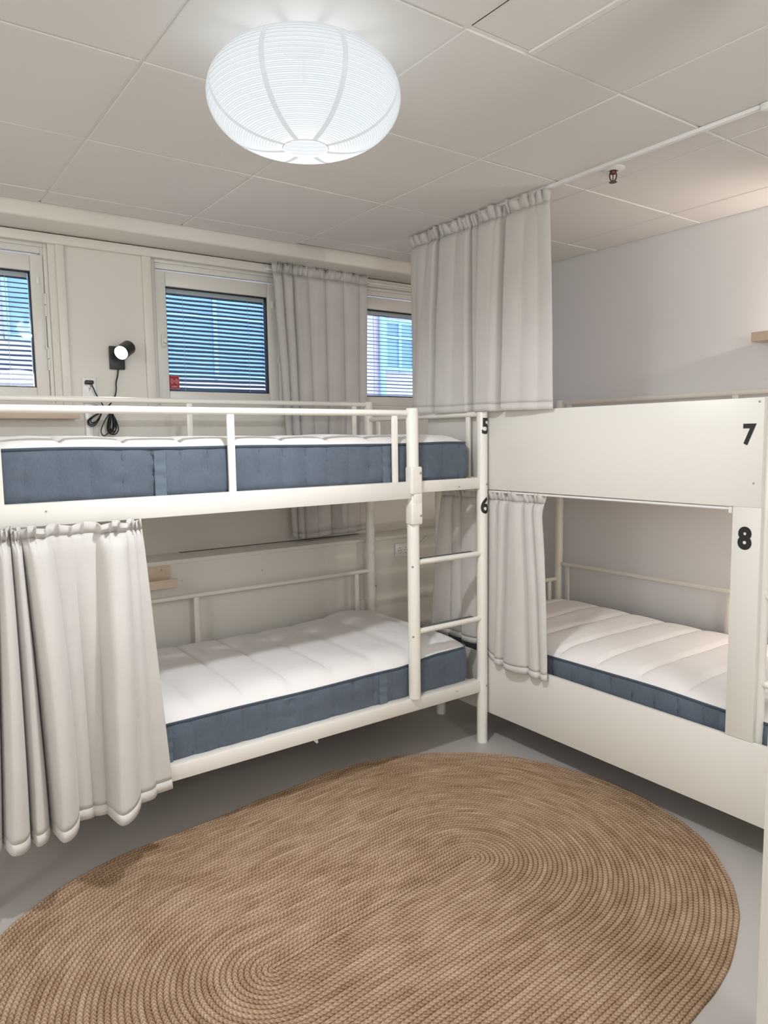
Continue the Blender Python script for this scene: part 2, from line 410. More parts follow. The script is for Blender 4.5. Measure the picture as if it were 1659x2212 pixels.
# red alarm sticker on the middle pane
st = thing('alarm_sticker', 'small red alarm sticker in the lower left corner of the middle window pane', 'sticker', (1.301, 3.617, 1.717))
sx0, sx1, sz0, sz1, sy = 1.276, 1.328, 1.684, 1.750, 3.6174
MB().box(sx0, sx1, sy - 0.0006, sy, sz0, sz1).build('label_sheet', 'red', st, False)
p = MB(); y = sy - 0.0010
q = 0.0014
p.box(sx0, sx1, y, y + 0.0004, sz0, sz0 + q); p.box(sx0, sx1, y, y + 0.0004, sz1 - q, sz1)
p.box(sx0, sx0 + q, y, y + 0.0004, sz0, sz1); p.box(sx1 - q, sx1, y, y + 0.0004, sz0, sz1)
cx, cz = (sx0 + sx1) / 2, 1.722
for sg in (0, PI):
    for rr in (0.009, 0.014, 0.019):
        p.tube([(cx + rr * math.cos(sg + a), y, cz + rr * math.sin(sg + a)) for a in [-0.75 + 1.5 * i / 8 for i in range(9)]], 0.0009, 5)
p.tube([(cx - 0.014, y, cz + 0.014), (cx + 0.014, y, cz - 0.014)], 0.0006, 5); p.tube([(cx + 0.014, y, cz + 0.014), (cx - 0.014, y, cz - 0.014)], 0.0006, 5)
p.box(cx - 0.0022, cx + 0.0022, y, y + 0.0004, cz - 0.0022, cz + 0.0022)
p.build('emblem', 'pink', st)
bm = text_bm('LARM', 0.009, 0.02)
mbx = MB(); mbx.bm.free(); mbx.bm = bm
bm.transform(Matrix.Translation((cx, y, 1.696)) @ Matrix.Rotation(PI / 2, 4, 'X')); mbx.build('lettering', 'pink', st, False)

# ------------------------------------------------------------------ house across the street
hs = thing('building', 'pink brick house seen outside through the windows', 'building', (2.0, 14.0, -2.0))
MB().box(-14, 26, 14.0, 15.0, -3, 16).build('wall', 'brick', hs, False)
FW = [(10.05, 11.0, 3.0, 4.2), (8.55, 9.5, 3.0, 4.2), (4.75, 7.05, 2.65, 4.6), (2.1, 3.5, 3.2, 4.9), (-1.5, -0.1, 3.0, 4.6), (13.0, 14.0, 3.0, 4.2), (10.05, 11.0, 6.2, 7.4), (5.5, 7.0, 6.2, 7.7), (2.1, 3.5, 6.4, 7.9), (13.0, 14.0, 6.2, 7.4)]
for x0, x1, z0, z1 in FW:
    fr_ = MB(); w_ = 0.09; mxx = (x0 + x1) / 2
    for (a0, a1, c0, c1) in ((x0, x0 + w_, z0, z1), (x1 - w_, x1, z0, z1), (x0, x1, z0, z0 + w_), (x0, x1, z1 - w_, z1), (mxx - 0.04, mxx + 0.04, z0, z1), (x0, x1, z0 + 0.62 * (z1 - z0), z0 + 0.62 * (z1 - z0) + 0.06)):
        fr_.box(a0, a1, 13.93 if c1 - c0 > 0.5 else 13.94, 14.02, c0, c1)
    fo = fr_.build('window', 'fframe', hs, False)
    MB().box(x0 + 0.05, x1 - 0.05, 13.97, 13.99, z0 + 0.05, z1 - 0.05).build('pane', 'fglass', fo, False)
MB().tube([(9.98, 13.9, -3), (9.98, 13.9, 16)], 0.07, 10).build('drainpipe', 'fframe', hs)

# ------------------------------------------------------------------ mattresses
def mattress(name, label, x0, x1, y0, y1, z0, ze, crown, along, handles, hface, seed, wav=0.004, rise=0.0):
    """along: axis of the long side; handles: positions along it on the hface side"""
    r = thing(name, label, 'mattress', ((x0 + x1) / 2, (y0 + y1) / 2, z0), 'white topped mattresses on the bunks')
    rc = 0.045; per = []
    def arc(cx, cy, a0):
        for i in range(7):
            a = a0 + PI / 2 * i / 6
            per.append((cx + rc * math.cos(a), cy + rc * math.sin(a), math.cos(a), math.sin(a)))
    def line(ax, ay, bx, by, nx, ny):
        n_ = max(2, int(math.hypot(bx - ax, by - ay) / 0.007))
        for i in range(1, n_): per.append((ax + (bx - ax) * i / n_, ay + (by - ay) * i / n_, nx, ny))
    arc(x1 - rc, y1 - rc, 0); line(x1 - rc, y1, x0 + rc, y1, 0, 1)
    arc(x0 + rc, y1 - rc, PI / 2); line(x0, y1 - rc, x0, y0 + rc, -1, 0)
    arc(x0 + rc, y0 + rc, PI); line(x0 + rc, y0, x1 - rc, y0, 0, -1)
    arc(x1 - rc, y0 + rc, 1.5 * PI); line(x1, y0 + rc, x1, y1 - rc, 1, 0)
    def ez(x, y):
        t_ = min(1, max(0, (x - 1.78) / 0.26)); return ze + rise * t_ * t_ * (3 - 2 * t_) + wav * noise.noise(Vector((x * 2.3 + seed, y * 2.3, seed * 1.7)))
    hs_ = [0.0]
    for i in range(1, len(per) + 1):
        a, b_ = per[i - 1], per[i % len(per)]; hs_.append(hs_[-1] + math.hypot(a[0] - b_[0], a[1] - b_[1]))
    rows = []; NZ = 12
    for j in range(NZ + 1):
        f = j / NZ; row_ = []
        for i, (x, y, nx, ny) in enumerate(per):
            zt = ez(x, y); z = z0 + (zt - z0) * f
            st_ = abs(math.sin(PI * hs_[i] / 0.098))
            puff = 0.011 * (st_ ** 0.45) * math.sin(PI * min(max(f, 0.0), 1.0)) ** 0.5 + 0.0055 * noise.noise(Vector((x * 17, y * 17, z * 60 + seed))) * (1.3 - st_)
            ins = 0.008 * (1 - min(1, f * 6)) + 0.003 * (f > 0.99)
            row_.append(Vector((x + nx * (puff - ins), y + ny * (puff - ins), z)))
        rows.append(row_)
    b_ = MB(); vs = b_.grid(rows, True); b_.bm.faces.new(vs[0])
    # vertical quilting stitches
    nf0 = len(b_.bm.faces); per_len = hs_[-1]; nst = int(per_len / 0.098)
    for q in range(nst + 1):
        i = min(range(len(per)), key=lambda k_: abs(hs_[k_] - q * 0.098)); x, y, nx, ny = per[i]
        if abs(nx) < 0.98 and abs(ny) < 0.98: continue
        for f0 in [0.06 + 0.9 * d_ / 9 for d_ in range(9)]:
            zt = ez(x, y); za = z0 + (zt - z0) * f0; zb = z0 + (zt - z0) * (f0 + 0.062); o_ = 0.0006
            jx = 0.0015 * math.sin(f0 * 31 + q)
            b_.tube([(x + nx * o_ - ny * jx, y + ny * o_ + nx * jx, za), (x + nx * (o_ + 0.0012) - ny * jx, y + ny * (o_ + 0.0012) + nx * jx, (za + zb) / 2), (x + nx * o_ - ny * jx, y + ny * o_ + nx * jx, zb)], 0.0014, 5)
    for q, fc in enumerate(b_.bm.faces): fc.material_index = 0 if q < nf0 else 1
    b_.build('side_band', 'mside', r).data.materials.append(M['mpipe'])
    b_ = MB(); b_.tube([Vector((x + nx * 0.001, y + ny * 0.001, ez(x, y))) for x, y, nx, ny in per] + [Vector((per[0][0], per[0][1], ez(per[0][0], per[0][1])))], 0.0045, 8, False)
    b_.build('piping', 'mpipe', r)
    # quilted top
    NX, NY = (110, 64) if along == 'x' else (64, 110)
    rows = []
    for i in range(NX + 1):
        u = i / NX; row_ = []
        for j in range(NY + 1):
            v = j / NY
            y = y0 + (y1 - y0) * v
            dy = min(v, 1 - v) * (y1 - y0); inset = 0.0
            if dy < rc: inset = rc - math.sqrt(max(0, rc * rc - (rc - dy) ** 2))
            x = x0 + inset + (x1 - x0 - 2 * inset) * u
            dx = min(u, 1 - u) * (x1 - x0)
            h = (1 - math.exp(-dx / 0.045)) * (1 - math.exp(-dy / 0.045))
            l_ = (x - x0) if along == 'x' else (y - y0)
            ch = abs(math.sin(PI * (l_ - 0.07) / 0.198))
            dip = -0.012 * math.exp(-(ch / 0.13) ** 2) + 0.009 * ch ** 0.5
            wr = 0.0035 * noise.noise(Vector((x * 7 + seed, y * 7, 2.0))) + 0.002 * noise.noise(Vector((x * 22, y * 9, seed)))
            row_.append(Vector((x, y, ez(x, y) + h * (crown + dip + wr))))
        rows.append(row_)
    b_ = MB(); b_.grid(rows); b_.build('quilted_top', 'mtop', r)
    for hp in handles:
        rows = []
        for j in range(15):
            f = j / 14; z = z0 + 0.012 + (ze - z0 - 0.02) * f
            o = 0.010 + 0.003 * math.sin(f * 22 + seed) * math.sin(PI * f)
            pr = []
            for q, dd in ((-0.020, 0.0), (-0.019, 0.003), (0.0, 0.004), (0.019, 0.003), (0.020, 0.0)):
                if hface == 'y': pr.append(Vector((hp + q, y0 - o - dd, z)))
                else: pr.append(Vector((x0 - o - dd, hp + q, z)))
            rows.append(pr)
        b_ = MB(); b_.grid(rows); b_.build('handle', 'mhandle', r)
    return r
mattress('mattress', 'white topped blue mattress on the top bunk below the windows', 0.245, 2.218, 2.432, 3.265, 1.222, 1.398, 0.034, 'x', (0.81, 1.752), 'y', 1.3, 0.010)
mlow = mattress('mattress', 'white topped blue mattress on the bottom bunk along the window wall', 0.245, 2.212, 2.432, 3.265, 0.285, 0.435, 0.056, 'x', (0.79, 1.718), 'y', 4.1, 0.006, 0.024)
tg = MB(); tg.grid([[Vector((1.352, 2.445, 0.262)), Vector((1.40, 2.44, 0.262))], [Vector((1.370, 2.43, 0.236)), Vector((1.40, 2.43, 0.236))], [Vector((1.390, 2.425, 0.214)), Vector((1.398, 2.425, 0.214))]])
tg.build('care_tag', 'tag', mlow)
mattress('mattress', 'white topped blue mattress on the bottom bunk behind the number 8 board', 2.352, 3.205, 0.775, 2.755, 0.285, 0.474, 0.036, 'y', (1.275, 2.2), 'x', 9.7, 0.010)

# ------------------------------------------------------------------ bunk bed below the windows
PR = 0.0245
def screw(parent, c, ax, r=0.0055):
    MB().lathe([(r, 0), (r, 0.002), (r * 0.6, 0.0035), (0.0008, 0.0035)], 12, c, ax).build('screw', 'screw', parent)

A = thing('bunk_bed', 'cream metal bunk bed with ladder along the window wall, numbered 5 and 6', 'bunk bed', (1.235, 2.85, 0), 'metal bunk beds')
XA0, XA1, YA0, YA1 = 0.20, 2.268, 2.40, 3.30
post_fr = MB().post(XA1, YA0, 0, 1.535, PR).build('post', 'metal', A)
MB().post(XA1, YA1, 0, 1.622, PR).build('post', 'metal', A)
MB().post(XA0, YA0, 0, 1.535, PR).build('post', 'metal', A)
MB().post(XA0, YA1, 0, 1.622, PR).build('post', 'metal', A)
for z in (1.21, 0.275): screw(post_fr, (XA1 + 0.006, YA0 - PR + 0.001, z), (0.2, -1, 0))
# upper frame rails
MB().box(XA0, XA1, YA0 - 0.010, YA0 + 0.014, 1.190, 1.240, 0.003).build('front_rail', 'metal', A)
MB().box(XA0, XA1, YA1 - 0.012, YA1 + 0.012, 1.190, 1.240, 0.003).build('back_rail', 'metal', A)
for x in (XA0, XA1): MB().box(x - 0.012, x + 0.012, YA0, YA1, 1.190, 1.240, 0.003).build('end_rail', 'metal', A)
s = MB()
for i in range(16): s.box(XA0 + 0.08 + i * 0.128, XA0 + 0.14 + i * 0.128, YA0 + 0.014, YA1 - 0.012, 1.200, 1.218)
s.build('slats', 'birch', A, False)
# white fascia board over the rail
fb = MB().box(XA0 - 0.02, 1.842, 2.374, 2.389, 1.170, 1.240, 0.0015).build('fascia_board', 'board', A)
screw(fb, (0.44, 2.3745, 1.215), (0, -1, 0), 0.003)
# lower frame
lf = MB().box(XA0, XA1 - 0.02, YA0 - 0.012, YA0 + 0.036, 0.245, 0.302, 0.004).build('front_rail', 'metal', A)
screw(lf, (2.10, YA0 - 0.0115, 0.283), (0, -1, 0), 0.003)
MB().box(XA0, XA1, YA1 - 0.012, YA1 + 0.012, 0.245, 0.302, 0.004).build('back_rail', 'metal', A)
for x in (XA0, XA1 - 0.03): MB().box(x - 0.012, x + 0.012, YA0, YA1, 0.245, 0.285, 0.004).build('end_rail', 'metal', A)
s = MB()
for i in range(16): s.box(XA0 + 0.08 + i * 0.128, XA0 + 0.14 + i * 0.128, YA0 + 0.016, YA1 - 0.012, 0.262, 0.280)
s.build('slats', 'birch', A, False)
# ladder
stile = MB().post(1.867, YA0 - 0.004, 0.303, 1.545, 0.026).build('ladder_stile', 'metal', A)
j = MB().box(1.838, 1.896, YA0 - 0.036, YA0 + 0.012, 1.058, 1.150, 0.008, 3); j.box(1.838, 1.896, YA0 - 0.036, YA0 + 0.012, 1.186, 1.302, 0.008, 3); j.box(1.852, 1.896, YA0 - 0.034, YA0 + 0.01, 1.14, 1.20, 0.006)
j.build('joint_sleeve', 'metal', stile)
for z in (1.275, 1.097): screw(stile, (1.884, YA0 - 0.0365, z), (0, -1, 0), 0.005)
for z in (0.893, 0.592): screw(stile, (1.848, YA0 - 0.022, z - 0.012), (-0.6, -1, 0), 0.0045)
screw(A, (2.12, YA0 - 0.0105, 1.205), (0, -1, 0), 0.0035)
for z in (0.893, 0.592):
    rg = MB().tube([(1.885, YA0 - 0.004, z), (XA1 - 0.015, YA0 - 0.002, z)], 0.0125, 16).build('rung', 'metal', A)
    MB().box(1.915, 2.215, YA0 - 0.003, YA0 + 0.022, z + 0.0095, z + 0.0135, 0.001).build('grip_strip', 'grip', rg)
# guard rails
MB().tube([(XA0, YA0, 1.524), (1.862, YA0, 1.524)], 0.0125, 16).build('guard_rail', 'metal', A)
MB().tube([(XA0, YA1, 1.606), (XA1, YA1, 1.606)], 0.0125, 16).build('guard_rail', 'metal', A)
for x in (XA0, XA1): MB().tube([(x, YA0, 1.524), (x, YA1, 1.524)], 0.0125, 16).build('guard_rail', 'metal', A)
MB().tube([(XA0, YA1, 0.686), (XA1, YA1, 0.686)], 0.0115, 16).build('guard_rail', 'metal', A)
MB().tube([(XA0, YA0, 0.60), (XA0, YA1, 0.60)], 0.0115, 16).build('guard_rail', 'metal', A)
for x in (0.318, 1.059, 1.778): MB().box(x - 0.0135, x + 0.0135, YA0 - 0.006, YA0 + 0.006, 1.238, 1.518, 0.003).build('spindle', 'metal', A)
for x in (0.33, 1.253, 2.174): MB().box(x - 0.0135, x + 0.0135, YA1 - 0.006, YA1 + 0.006, 1.236, 1.60, 0.003).build('spindle', 'metal', A)
for yy in (2.492, 3.207):
    for x in (XA0, XA1): MB().box(x - 0.006, x + 0.006, yy - 0.0135, yy + 0.0135, 1.236, 1.52, 0.003).build('spindle', 'metal', A)
for x in (0.33, 1.250, 2.172): MB().box(x - 0.0125, x + 0.0125, YA1 - 0.006, YA1 + 0.006, 0.30, 0.68, 0.003).build('spindle', 'metal', A)
screw(A, (2.285, 3.277, 0.60), (0.4, -1, 0), 0.005)

def wrap_digit(parent, ch, zc, hgt, az, x, y, r):
    bm = text_bm(ch, hgt, 0.03)
    bmesh.ops.triangulate(bm, faces=bm.faces); xw = max(abs(v.co.x) for v in bm.verts)
    for q in range(-15, 16):
        bmesh.ops.bisect_plane(bm, geom=bm.verts[:] + bm.edges[:] + bm.faces[:], plane_co=(xw * q / 15.5, 0, 0), plane_no=(1, 0, 0))
    bmesh.ops.triangulate(bm, faces=bm.faces)
    for v in bm.verts:
        a = az + v.co.x * 0.92 / r
        v.co = Vector((x + (r + 0.0006) * math.cos(a), y + (r + 0.0006) * math.sin(a), zc + v.co.y))
    q_ = MB(); q_.bm.free(); q_.bm = bm; q_.build('number', 'black', parent, False)
azv = math.atan2(-YA0, -XA1)
wrap_digit(post_fr, '5', 1.470, 0.072, azv + math.radians(43), XA1, YA0, PR)
wrap_digit(post_fr, '6', 1.114, 0.075, azv + math.radians(36), XA1, YA0, PR)

# ------------------------------------------------------------------ bunk bed by the right wall
B = thing('bunk_bed', 'cream metal bunk bed boarded with white panels by the right wall, numbered 7 and 8', 'bunk bed', (2.795, 1.76, 0), 'metal bunk beds')
XB0, XB1, YB0, YB1 = 2.346, 3.242, 0.765, 2.79
for x, zt in ((XB0, 1.528), (XB1, 1.622)):
    for y in (YB0, YB1): MB().post(x, y, 0, zt, PR).build('post', 'metal', B)
for z0_, z1_, nm in ((1.190, 1.240, 'upper'), (0.245, 0.285, 'lower')):
    MB().box(XB0 - 0.012, XB0 + 0.012, YB0, YB1, z0_, z1_, 0.003).build('front_rail', 'metal', B)
    MB().box(XB1 - 0.012, XB1 + 0.012, YB0, YB1, z0_, z1_, 0.003).build('back_rail', 'metal', B)
    for y in (YB0, YB1): MB().box(XB0, XB1, y - 0.012, y + 0.012, z0_, z1_, 0.003).build('end_rail', 'metal', B)
    s = MB()
    for i in range(16): s.box(XB0 + 0.012, XB1 - 0.012, YB0 + 0.06 + i * 0.124, YB0 + 0.12 + i * 0.124, z1_ - 0.035, z1_ - 0.015)
    s.build('slats', 'birch', B, False)
MB().tube([(XB1, YB0, 1.606), (XB1, YB1, 1.606)], 0.0125, 16).build('guard_rail', 'metal', B)
MB().tube([(XB0, 1.16, 1.50), (XB0, YB1, 1.50)], 0.0125, 16).build('guard_rail', 'metal', B)
MB().tube([(XB1, YB0, 0.686), (XB1, YB1, 0.686)], 0.0115, 16).build('guard_rail', 'metal', B)
MB().tube([(XB0, YB1, 0.597), (XB1, YB1, 0.597)], 0.0115, 16).build('guard_rail', 'metal', B)
MB().tube([(XB0, YB1, 1.50), (XB1, YB1, 1.50)], 0.0125, 16).build('guard_rail', 'metal', B)
for y in (1.768, 2.723, 0.86):
    MB().box(XB1 - 0.006, XB1 + 0.006, y - 0.0135, y + 0.0135, 1.236, 1.60, 0.003).build('spindle', 'metal', B)
    MB().box(XB1 - 0.006, XB1 + 0.006, y - 0.0125, y + 0.0125, 0.28, 0.68, 0.003).build('spindle', 'metal', B)
for x in (3.165, 2.43): MB().box(x - 0.0125, x + 0.0125, YB1 - 0.006, YB1 + 0.006, 0.28, 0.59, 0.003).build('spindle', 'metal', B)
MB().post(XB0, 1.172, 0.285, 1.535, 0.0245).build('ladder_stile', 'metal', B)
for z in (0.893, 0.602): MB().tube([(XB0, YB0, z), (XB0, 1.165, z)], 0.0125, 16).build('rung', 'metal', B)
# boards
FX = 2.300
up = MB().box(FX, FX + 0.018, 1.160, 2.824, 1.184, 1.533, 0.0015).build('upper_panel', 'board', B)
mid = MB().box(FX + 0.0005, FX + 0.018, 1.158, 1.251, 0.411, 1.184, 0.0015).build('side_panel', 'board', B)
lowp = MB().box(FX, FX + 0.018, 0.76, 2.824, 0.136, 0.410, 0.0015).build('lower_panel', 'board', B)
screw(up, (FX + 0.0005, 1.175, 1.520), (-1, 0, 0), 0.0035)
screw(up, (FX + 0.0005, 1.185, 1.262), (-1, 0, 0), 0.003)
def flat_digit(parent, ch, yc, zc, hgt, bold):
    bm = text_bm(ch, hgt, bold)
    for v in bm.verts: v.co = Vector((FX - 0.0008, yc - v.co.x * 0.90, zc + v.co.y))
    q_ = MB(); q_.bm.free(); q_.bm = bm; q_.build('number', 'black', parent, False)
flat_digit(up, '7', 1.2035, 1.417, 0.069, 0.04)
flat_digit(mid, '8', 1.2075, 1.083, 0.076, 0.05)

# ------------------------------------------------------------------ curtains
def curtain(name, label, axis, base, cols, body, ruf=0.008, head=0.045, rs=1, nsub=10, nz=56, hemh=0.032, pinch=0.0):
    """cols: per fold line (along, depth, z) at the top, middle and bottom; depth is measured towards the room"""
    top = catmull([c[0] for c in cols], nsub); mid_ = catmull([c[1] for c in cols], nsub); bot = catmull([c[2] for c in cols], nsub)
    cx = sum(c[0][0] for c in cols) / len(cols)
    bz = min(c[2][2] for c in cols)
    loc = (cx, base, bz) if axis == 'x' else (base, cx, bz)
    r = thing(name, label, 'curtain', loc, 'grey curtains' if name == 'curtain' else None)
    rr = random.Random(rs); ncol = len(top)
    fr_ = [rr.uniform(0, 6.28) for _ in range(3)]
    rows = []
    for jj in range(nz + 1):
        f = jj / nz; row_ = []
        for i in range(ncol):
            a, b_, c = top[i].copy(), mid_[i].copy(), bot[i].copy()
            k_ = min(i // nsub, len(cols) - 2); t_ = i / nsub - k_; 
            for v_, q in ((a, 0), (b_, 1), (c, 2)):      # rounded ridges, pinched valleys
                d0_, d1_ = cols[k_][q][1], cols[k_ + 1][q][1]
                v_.y = d1_ + (d0_ - d1_) * (1 - t_ ** 2.9) if d0_ > d1_ else d0_ + (d1_ - d0_) * (1 - (1 - t_) ** 2.9)
            # piecewise smooth between the three lines
            p = a * ((1 - f) * (1 - 2 * f)) + b_ * (4 * f * (1 - f)) + c * (f * (2 * f - 1))
            zz = a.z + (c.z - a.z) * f
            al, d = p.x, p.y
            hd = (a.z - zz)                         # distance below the top
            w = math.exp(-(hd / 0.05) ** 2)
            ph_ = i * 1.05 + fr_[0] + 0.6 * math.sin(i * 0.31 + fr_[1])
            pin = 1 - 0.55 * math.exp(-((hd - head) / 0.016) ** 2)
            al += pinch * max(0, (i / (ncol - 1) - 0.86) / 0.14) * (1 - math.exp(-(hd / 0.06) ** 2)) * math.exp(-hd / 0.28)
            d = d * pin + ruf * w * math.sin(ph_) * (0.35 + 0.65 * math.exp(-(hd / 0.03) ** 2))
            al += 0.6 * ruf * w * math.cos(ph_ * 1.0 + 0.6)
            zz += (0.006 * math.sin(i * 0.45 + fr_[2]) * math.exp(-(hd / 0.03) ** 2))
            d += 0.0022 * noise.noise(Vector((al * 14, zz * 5, rs))) + 0.004 * noise.noise(Vector((al * 5, zz * 3.2, rs + 9)))
            row_.append(Vector((al, base - d, zz)) if axis == 'x' else Vector((base - d, al, zz)))
        rows.append(row_)
    hgt = top[0].z - bot[0].z
    kh = max(2, round(head / hgt * nz)); kb = nz - max(1, round(hemh / hgt * nz))
    for nm, r0, r1, mt_, th in (('header', 0, kh, body, 0.002), ('cloth', kh, kb, body, 0.0016), ('hem', kb, nz, 'hem' if body == 'curtain' else body, 0.0024)):
        b_ = MB(); b_.grid(rows[r0:r1 + 1]); o = b_.build(nm, mt_, r)
        for p_ in o.data.polygons: p_.use_smooth = True
        so = o.modifiers.new('thick', 'SOLIDIFY'); so.thickness = th; so.offset = 0
    return r

# bottom bunk curtain under the fascia board
c6 = [((0.235, 0.02, 1.175), (0.21, 0.05, 0.69), (0.18, 0.08, 0.25)),
 ((0.279, 0.040, 1.175), (0.255, 0.08, 0.686), (0.225, 0.10, 0.250)),
 ((0.296, 0.006, 1.175), (0.277, 0.03, 0.67), (0.256, 0.04, 0.242)),
 ((0.309, 0.045, 1.175), (0.299, 0.12, 0.689), (0.281, 0.130, 0.238)),
 ((0.333, 0.004, 1.174), (0.333, 0.04, 0.659), (0.330, 0.05, 0.236)),
 ((0.348, 0.038, 1.174), (0.353, 0.085, 0.664), (0.345, 0.105, 0.232)),
 ((0.362, 0.002, 1.174), (0.378, 0.02, 0.642), (0.390, 0.02, 0.236)),
 ((0.392, 0.046, 1.174), (0.412, 0.125, 0.665), (0.416, 0.135, 0.234)),
 ((0.445, 0.006, 1.173), (0.466, 0.045, 0.625), (0.470, 0.055, 0.246)),
 ((0.507, 0.012, 1.173), (0.511, 0.026, 0.612), (0.520, 0.032, 0.238)),
 ((0.575, 0.012, 1.172), (0.560, 0.040, 0.605), (0.556, 0.045, 0.238)),
 ((0.624, 0.050, 1.172), (0.603, 0.125, 0.622), (0.588, 0.135, 0.230)),
 ((0.672, 0.014, 1.171), (0.663, 0.060, 0.583), (0.655, 0.072, 0.254)),
 ((0.699, 0.008, 1.171), (0.709, 0.022, 0.566), (0.722, 0.024, 0.246)),
 ((0.720, 0.004, 1.170), (0.748, 0.018, 0.616), (0.778, 0.022, 0.247))]
curtain('curtain', 'grey curtain hanging in front of the bottom bunk at the left border', 'x', 2.362, c6, 'curtain', 0.010, 0.040, 3)
rod = thing('curtain_rod', 'thin white rod under the fascia board carrying the left curtain', 'curtain rod', (1.0, 2.385, 1.15), 'white curtain rods')
MB().tube([(0.23, 2.400, 1.176), (1.80, 2.400, 1.176)], 0.005, 10).build('bar', 'white_pl', rod)
for x in (0.24, 1.795): MB().box(x - 0.006, x + 0.006, 2.394, 2.406, 1.172, 1.190, 0.001).build('bracket', 'white_pl', rod)

# ceiling curtain at the end of bunk 7
zt = 2.398
def c7(yt, yb, dt, db, zb): return ((yt, dt, zt), (0.35 * yt + 0.65 * yb, 0.3 * dt + 0.7 * db, 1.97), (yb, db, zb))
cols = [c7(2.920, 2.924, 0.005, 0.0, 1.545), c7(2.845, 2.885, 0.030, 0.012, 1.545), c7(2.770, 2.830, 0.010, 0.050, 1.543), c7(2.715, 2.770, 0.035, 0.040, 1.541), c7(2.689, 2.729, -0.015, -0.020, 1.540),
        c7(2.640, 2.682, 0.035, 0.045, 1.538), c7(2.560, 2.590, 0.022, 0.035, 1.536), c7(2.503, 2.508, 0.030, 0.035, 1.536), c7(2.480, 2.478, -0.015, -0.015, 1.538),
        c7(2.455, 2.462, 0.020, 0.010, 1.537), c7(2.425, 2.440, 0.000, 0.012, 1.537), c7(2.385, 2.405, 0.035, 0.045, 1.536), c7(2.320, 2.345, 0.020, 0.045, 1.535), c7(2.275, 2.290, -0.020, -0.020, 1.532), c7(2.255, 2.270, -0.012, -0.028, 1.533),
        c7(2.228, 2.250, 0.030, 0.040, 1.533), c7(2.148, 2.162, 0.014, 0.030, 1.532), c7(2.087, 2.077, 0.008, 0.012, 1.530), c7(2.037, 2.004, -0.006, 0.0, 1.529)]
curtain('curtain', 'grey curtain hanging from the ceiling track over the corner of the two beds', 'y', 2.285, cols, 'curtain', 0.014, 0.042, 5)
tk = thing('curtain_track', 'white curtain track running across the ceiling tiles', 'curtain track', (2.291, 2.0, ZC - 0.012))
MB().box(2.281, 2.301, 1.19, 2.93, ZC - 0.0125, ZC - 0.0005, 0.0015).build('rail', 'white_pl', tk)
MB().box(2.276, 2.306, 1.172, 1.196, ZC - 0.022, ZC - 0.0005, 0.003).build('end_stop', 'white_pl', tk)

# bunk 8 curtain under the upper panel
def c8(yt, yb, dt, db, zb, zm=0.78): return ((yt, dt, 1.178), (0.4 * yt + 0.6 * yb, 0.4 * dt + 0.6 * db, zm), (yb, db, zb))
cols = [c8(2.745, 2.835, 0.0, 0.0, 0.44), c8(2.715, 2.790, 0.016, 0.022, 0.44), c8(2.670, 2.700, -0.008, -0.004, 0.44), c8(2.640, 2.640, 0.016, 0.004, 0.44), c8(2.610, 2.605, -0.012, -0.016, 0.44), c8(2.575, 2.565, 0.014, 0.024, 0.44),
        c8(2.515, 2.50, -0.014, 0.004, 0.437), c8(2.47, 2.45, 0.016, 0.010, 0.432), c8(2.435, 2.415, -0.012, 0.004, 0.428), c8(2.392, 2.385, 0.018, 0.026, 0.402),
        c8(2.352, 2.345, -0.016, 0.030, 0.390), c8(2.328, 2.315, 0.016, 0.050, 0.388), c8(2.298, 2.285, -0.016, 0.026, 0.388), c8(2.255, 2.215, 0.020, 0.066, 0.386), c8(2.205, 2.130, -0.014, 0.040, 0.390),
        c8(2.178, 2.095, 0.016, 0.058, 0.388), c8(2.140, 2.060, -0.014, 0.034, 0.388), c8(2.112, 2.040, 0.016, 0.052, 0.386), c8(2.070, 2.020, -0.006, 0.040, 0.388)]
curtain('curtain', 'grey curtain bunched under the upper panel at the far end of bunk 8', 'y', 2.327, cols, 'curtain', 0.008, 0.040, 8, pinch=0.045)
rod = thing('curtain_rod', 'thin white rod along the bottom edge of the number 7 panel', 'curtain rod', (2.331, 2.0, 1.17), 'white curtain rods')
MB().tube([(2.312, 1.262, 1.175), (2.312, 2.80, 1.175)], 0.0055, 10).build('bar', 'white_pl', rod)
MB().box(2.305, 2.319, 1.255, 1.268, 1.160, 1.183, 0.002).build('bracket', 'white_pl', rod)

# window curtain
def cw(xt, xb, d0, d1, zb): return ((xt, d0, 2.352), (0.4 * xt + 0.6 * xb, 0.4 * d0 + 0.6 * d1, 1.60), (xb, d1, zb))
cols = [cw(1.815, 1.895, 0.002, 0.002, 0.885), cw(1.845, 1.905, 0.022, 0.022, 0.882), cw(1.872, 1.930, -0.006, 0.0, 0.878), cw(1.905, 1.955, 0.030, 0.030, 0.876), cw(1.935, 1.962, -0.008, -0.010, 0.876),
        cw(1.970, 2.010, 0.024, 0.026, 0.874), cw(2.030, 2.060, 0.002, 0.004, 0.876), cw(2.090, 2.110, 0.020, 0.020, 0.880), cw(2.140, 2.150, 0.0, -0.004, 0.882), cw(2.200, 2.210, 0.020, 0.020, 0.882),
        cw(2.260, 2.260, 0.002, 0.0, 0.884), cw(2.320, 2.310, 0.018, 0.016, 0.884), cw(2.370, 2.345, 0.0, 0.002, 0.886), cw(2.415, 2.385, 0.014, 0.012, 0.888)]
curtain('curtain', 'sheer grey curtain hanging to the sill between the middle and right windows', 'x', 3.515, cols, 'curtain_w', 0.010, 0.050, 11)
rod = thing('curtain_rod', 'white rod on the rail above the middle and right windows', 'curtain rod', (2.2, 3.535, 2.32), 'white curtain rods')
MB().tube([(1.78, 3.538, 2.318), (2.85, 3.538, 2.318)], 0.006, 10).build('bar', 'white_pl', rod)
